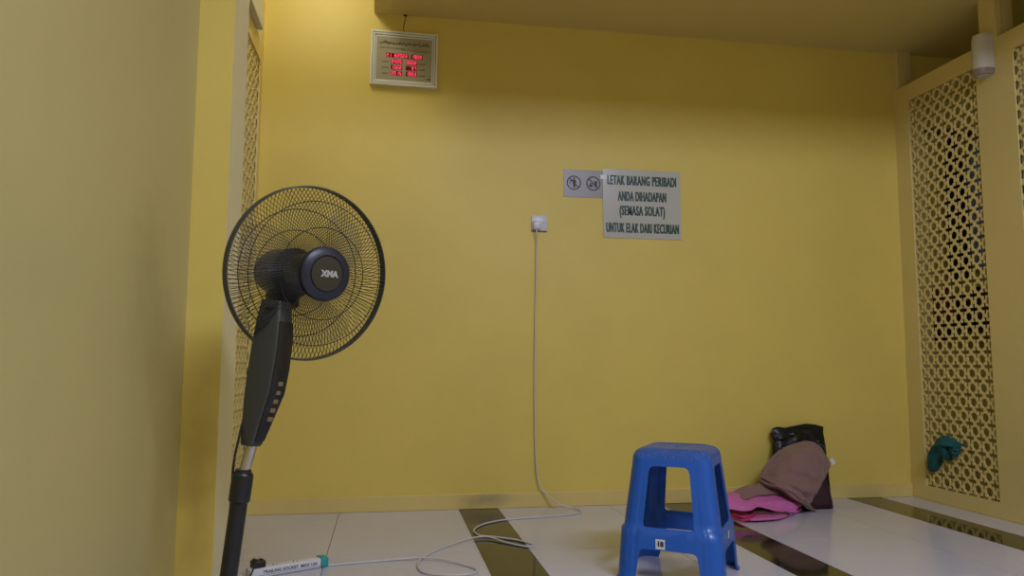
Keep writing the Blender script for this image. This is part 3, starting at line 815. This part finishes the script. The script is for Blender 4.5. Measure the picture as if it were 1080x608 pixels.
# pink folded cloth / bag lying flat
root = thing('pink_bag', (1.90, 3.66, 0), 'bright pink soft bag lying flat on the floor left of the headscarf', 'bag')
rows = [[P(768, 520, 3.72), P(785, 514, 3.76), P(805, 513, 3.80), P(825, 515, 3.80), P(842, 520, 3.78)],
        [P(767, 522, 3.62), P(785, 521, 3.64), P(805, 521, 3.68), P(825, 523, 3.68), P(845, 527, 3.68)],
        [P(766, 531, 3.56), P(782, 532, 3.55), P(802, 530, 3.58), P(822, 529, 3.60), P(844, 533, 3.62)],
        [P(766, 537, 3.54), P(784, 539, 3.525), P(800, 535, 3.54), P(815, 539, 3.545), P(836, 541, 3.57)]]
b = grid_cloth(rows, 7, .013, 15, 2, fold=.012, ff=3.3); cloth_obj('upper_cover', b, m_pink, root)
rows = [[P(768, 536, 3.60), P(785, 537, 3.62), P(805, 537, 3.64), P(825, 537, 3.64), P(846, 536, 3.68)],
        [PF(768, 540, .02), PF(785, 542, .02), PF(805, 541, .02), PF(825, 540, .02), PF(846, 537, .02)],
        [PF(769, 544, .012), PF(785, 548, .014), PF(803, 548, .018), PF(824, 546, .016), PF(846, 538, .014)],
        [PF(769, 546, .003), PF(785, 549.5, .003), PF(803, 549.5, .003), PF(824, 547.5, .003), PF(845, 540, .003)]]
b = grid_cloth(rows, 6, .004, 20, 5); cloth_obj('lower_side', b, m_pink, root)
# volume inside so it is a real body
b = B()
secs = []
for i in range(7):
    t = i/6; x = 1.80+.19*t; hgt = .012+.036*math.sin(PI*(.2+.6*t)); 
    secs.append([Vector((x, 3.66+.10*math.cos(a)-.03*t, .003+hgt*(.5+.5*math.sin(a)))) for a in [2*PI*k/14 for k in range(14)]])
loft(b, secs); obj('filling', b, mat('dark_patterned_fabric', (.20, .05, .06), .8, rgb2=(.03, .03, .02), vscale=45), root, smooth='all')
b = B()
tube(b, smoothpts([PF(769, 541, .02), PF(778, 545, .022), PF(788, 546, .022), PF(797, 541, .024), PF(799, 536, .04), P(796, 533, 3.55)], 5), .006, 6)
tube(b, smoothpts([PF(769, 545, .012), PF(780, 549, .014), PF(790, 548.5, .016), PF(798, 543, .02), PF(801, 539, .03)], 5), .005, 6)
obj('strap', b, m_hot, root, smooth='all')['label'] = 'magenta strap'
# headscarf
root = thing('headscarf', (2.15, 3.70, 0), 'dusty pink brown headscarf draped over the maroon bag and trailing onto the pink bag', 'headscarf')
rows = [[P(826, 474, 3.87), P(834, 469.5, 3.86), P(845, 467, 3.85), P(856, 468, 3.85), P(866, 473, 3.85), P(875, 486, 3.84)],
        [P(817, 483, 3.84), P(830, 475, 3.80), P(844, 472, 3.78), P(857, 473, 3.78), P(867, 478, 3.79), P(875, 490, 3.80)],
        [P(810, 493, 3.80), P(825, 486, 3.74), P(842, 484, 3.70), P(857, 486, 3.70), P(867, 490, 3.73), P(873, 497, 3.77)],
        [P(805, 503, 3.76), P(820, 500, 3.70), P(838, 500, 3.655), P(853, 503, 3.66), P(863, 507, 3.69), P(868, 508, 3.73)],
        [P(806, 508, 3.72), P(822, 513, 3.66), P(836, 514, 3.63), P(849, 518, 3.63), P(858, 520, 3.66), P(862, 519, 3.69)],
        [P(811, 513, 3.68), P(824, 519, 3.64), P(836, 524, 3.625), P(846, 528, 3.625), P(853, 531, 3.64), P(856, 530, 3.66)]]
b = grid_cloth(rows, 8, .016, 11, 1, fold=.034, ff=4.2, left=True); cloth_obj('drape', b, m_scarf, root, thick=.004)
# gathered band across the front
def rope(bm, ctrl, r0, wob, seed, twist=6):
    pts = smoothpts(ctrl, 8); n = len(pts); seg = 16; rings = []
    for i in range(n):
        t = (pts[min(i+1, n-1)]-pts[max(i-1, 0)]).normalized(); nx = t.cross(Vector((0, 0, 1))).normalized(); ny = nx.cross(t); u = i/(n-1)
        rr = r0*(.45+.75*math.sin(PI*min(1, max(0, .12+.80*u))))
        rings.append([bm.verts.new(pts[i]+(nx*math.cos(a)*1.15+ny*math.sin(a)*.8)*rr*(1+wob*math.cos(4*a+u*twist+seed))) for a in [2*PI*k/seg for k in range(seg)]])
    for a, c in zip(rings, rings[1:]):
        for k in range(seg): bm.faces.new((a[k], a[(k+1) % seg], c[(k+1) % seg], c[k]))
    bm.faces.new(rings[0]); bm.faces.new(rings[-1])
    for v in bm.verts:
        if v.co.z < .003: v.co.z = .003
b = B()
for q, (dx, dy, r_) in enumerate(((0, 0, .013), (3, 4, .012), (-2, 6, .011), (6, 1, .010))):
    rope(b, [P(803+dx, 503+dy*.5, 3.71), P(812+dx, 507+dy+2*math.sin(q*2), 3.655), P(825+dx, 511+dy+3*math.sin(q*2+1), 3.61), P(838+dx*.6, 519+dy+2*math.sin(q*3), 3.59), P(848, 528+dy*.4, 3.58), PF(853+q, 536+q*.5, .014), PF(859+q*1.2-2, 538+q*.4, .008)], r_, .25, q*2, 5+q)
obj('gathered_fold', b, m_scarf, root, smooth='all')
b = B()
rope(b, [P(826, 474, 3.86), P(817, 484, 3.82), P(809, 494, 3.78), P(804, 505, 3.74)], .012, .3, 4, 3)
obj('left_pleat', b, m_scarf, root, smooth='all')
b = B()
rows = [[P(805, 505, 3.74), P(813, 508, 3.72), P(822, 512, 3.70), P(832, 518, 3.68)],
        [P(800, 511, 3.70), P(808, 514, 3.68), P(816, 518, 3.67), P(824, 521, 3.67)],
        [P(788, 513, 3.67), P(793, 517, 3.64), P(798, 520, 3.63), P(808, 522, 3.63)],
        [P(776, 518, 3.66), P(780, 521, 3.63), P(787, 524, 3.60), P(798, 523, 3.61)],
        [P(776, 523, 3.61), P(779, 525, 3.60), P(786, 527, 3.58), P(792, 525, 3.59)]]
b = grid_cloth(rows, 6, .006, 18, 7); cloth_obj('trailing_end', b, m_scarf, root, thick=.009)

# teal cloth knotted through the lattice
root = thing('teal_cloth', (3.02, 3.71, .30), 'teal cloth tied through the holes low on the right lattice panel', 'cloth')
m_teal = mat('teal_fabric', (.012, .12, .12), .8, bump=.2, bscale=70, var=.3, vscale=20)
def L(py_, z, out=.0): return Vector((XR-out, py_, z))
b = B()
rope(b, [L(3.635, .325, -.03), L(3.645, .335, .004), L(3.66, .345, .022), L(3.70, .335, .030), L(3.74, .300, .026), L(3.775, .255, .020), L(3.80, .205, .016), L(3.825, .175, .012)], .030, .22, 1, 9)
obj('twisted_length', b, m_teal, root, smooth='all')
b = B()
rope(b, [L(3.70, .37, .010), L(3.695, .34, .034), L(3.70, .30, .034), L(3.71, .265, .012), L(3.70, .25, -.02)], .022, .25, 3, 5)
rope(b, [L(3.645, .33, .012), L(3.640, .30, .016), L(3.65, .272, .010)], .016, .3, 5, 5)
obj('knot', b, m_teal, root, smooth='all')

# ------------------------------------------------------------ clothes on a rail in the next room
def garment(name, xc, z0, z1, w, y, m, label, cat, seed):
    root = thing(name, (xc, y, z0), label, cat)
    b = B(); n = 24; g = []
    for s_ in (1, -1):
        for i in range(16):
            t = i/15; z = z1-(z1-z0)*t; ww = w*(.40+.60*min(1, t*4)**.6); row = []
            for k in range(n):
                u = k/(n-1)*2-1; f = .008*math.sin(u*9+seed+t*1.5)*min(1, t*3)
                row.append(b.verts.new((xc+u*ww/2, y+.018*math.sqrt(max(0, 1-u*u))*s_+f, z-(.05*abs(u) if t < .1 else 0))))
            g.append(row)
    for q in range(2):
        for i in range(15):
            for k in range(n-1):
                A = g[q*16+i]; C = g[q*16+i+1]; b.faces.new((A[k], A[k+1], C[k+1], C[k]))
    bmesh.ops.remove_doubles(b, verts=b.verts[:], dist=.001)
    obj('body', b, m, root, smooth='all')
    b = B(); tube(b, smoothpts([(xc-.3*w, y, z1-.045), (xc, y, z1), (xc+.3*w, y, z1-.045)], 5), .005, 6); tube(b, smoothpts([(xc, y, z1-.005), (xc, y, z1+.02), (xc, y+.012, z1+.032), (xc, y+.02, z1+.028)], 5), .0022, 6)
    obj('hanger', b, m_blk, root)
m_navyf = mat('black_robe_fabric', (.010, .009, .008), .9); m_bluef = mat('blue_grey_fabric', (.24, .29, .40), .9)
rail = thing('hook_rail', (3.42, YB, 2.17), 'dark wall rail in the next room, glimpsed through the top of the right lattice panel', 'rail')
b = B(); box(b, (3.18, YB-.016, 2.165), (3.72, YB, 2.20), .003); obj('rail_board', b, m_dgrey, rail)
for x_ in (3.36, 3.53):
    b = B(); tube(b, smoothpts([(x_, YB-.016, 2.18), (x_, YB-.045, 2.175), (x_, YB-.055, 2.19)], 4), .004, 6); obj('hook', b, m_dgrey, rail)
garment('black_robe', 3.37, 1.27, 2.145, .13, YB-.055, m_navyf, 'long black robe hanging in the next room, behind the right lattice panel', 'robe', 1)
garment('blue_robe', 3.53, 1.34, 2.145, .15, YB-.055, m_bluef, 'blue grey robe hanging right of the black robe, behind the lattice', 'robe', 4)
shelf = thing('wall_shelf', (3.42, YB, .95), 'narrow dark shelf in the next room at mid height behind the lattice', 'shelf')
b = B(); box(b, (3.135, YB-.20, .955), (3.75, YB, .985), .003); obj('board', b, mat('dark_wood', (.02, .012, .008), .6), shelf)
for x_ in (3.2, 3.65):
    b = B(); box(b, (x_, YB-.15, .90), (x_+.015, YB, .955), .002); obj('bracket', b, m_dgrey, shelf)
def fold_stack(x0, x1, z0, hgt, m, label, seed):
    root = thing('folded_cloth', ((x0+x1)/2, YB-.10, z0), label, 'cloth')
    b = B(); secs = []
    for i in range(9):
        t = i/8; z = z0+hgt*t; k = 1-.06*(math.sin(t*PI*3+seed))**2-.25*max(0, t-.85)
        secs.append([Vector(((x0+x1)/2+x+.004*noise.noise(Vector((x*25, y*25, z*30+seed))), YB-.10+y, z)) for x, y in rrect((x1-x0)/2*k, .085*k, .02, 4)])
    loft(b, secs); obj('folds', b, m, root, smooth='all')
fold_stack(3.14, 3.245, .985, .22, mat('dark_red_fabric', (.20, .03, .02), .9, rgb2=(.05, .015, .01), vscale=22), 'dark red folded cloth on the shelf behind the lattice, next to the corner', 1)
fold_stack(3.255, 3.36, .985, .17, mat('brown_black_fabric', (.018, .012, .01), .9), 'blackish folded cloth on the shelf behind the lattice, right of the red one', 2)
fold_stack(3.37, 3.48, .985, .20, mat('rust_fabric', (.16, .06, .015), .9, rgb2=(.02, .012, .01), vscale=18), 'rust brown folded cloth in the middle of the shelf behind the lattice', 3)
fold_stack(3.49, 3.60, .985, .24, mat('dark_teal_fabric', (.008, .02, .028), .9), 'dark blue folded cloth on the shelf behind the lattice, farthest right', 4)

# tidy
for o in list(bpy.data.objects):
    if '_o' in o: del o['_o']
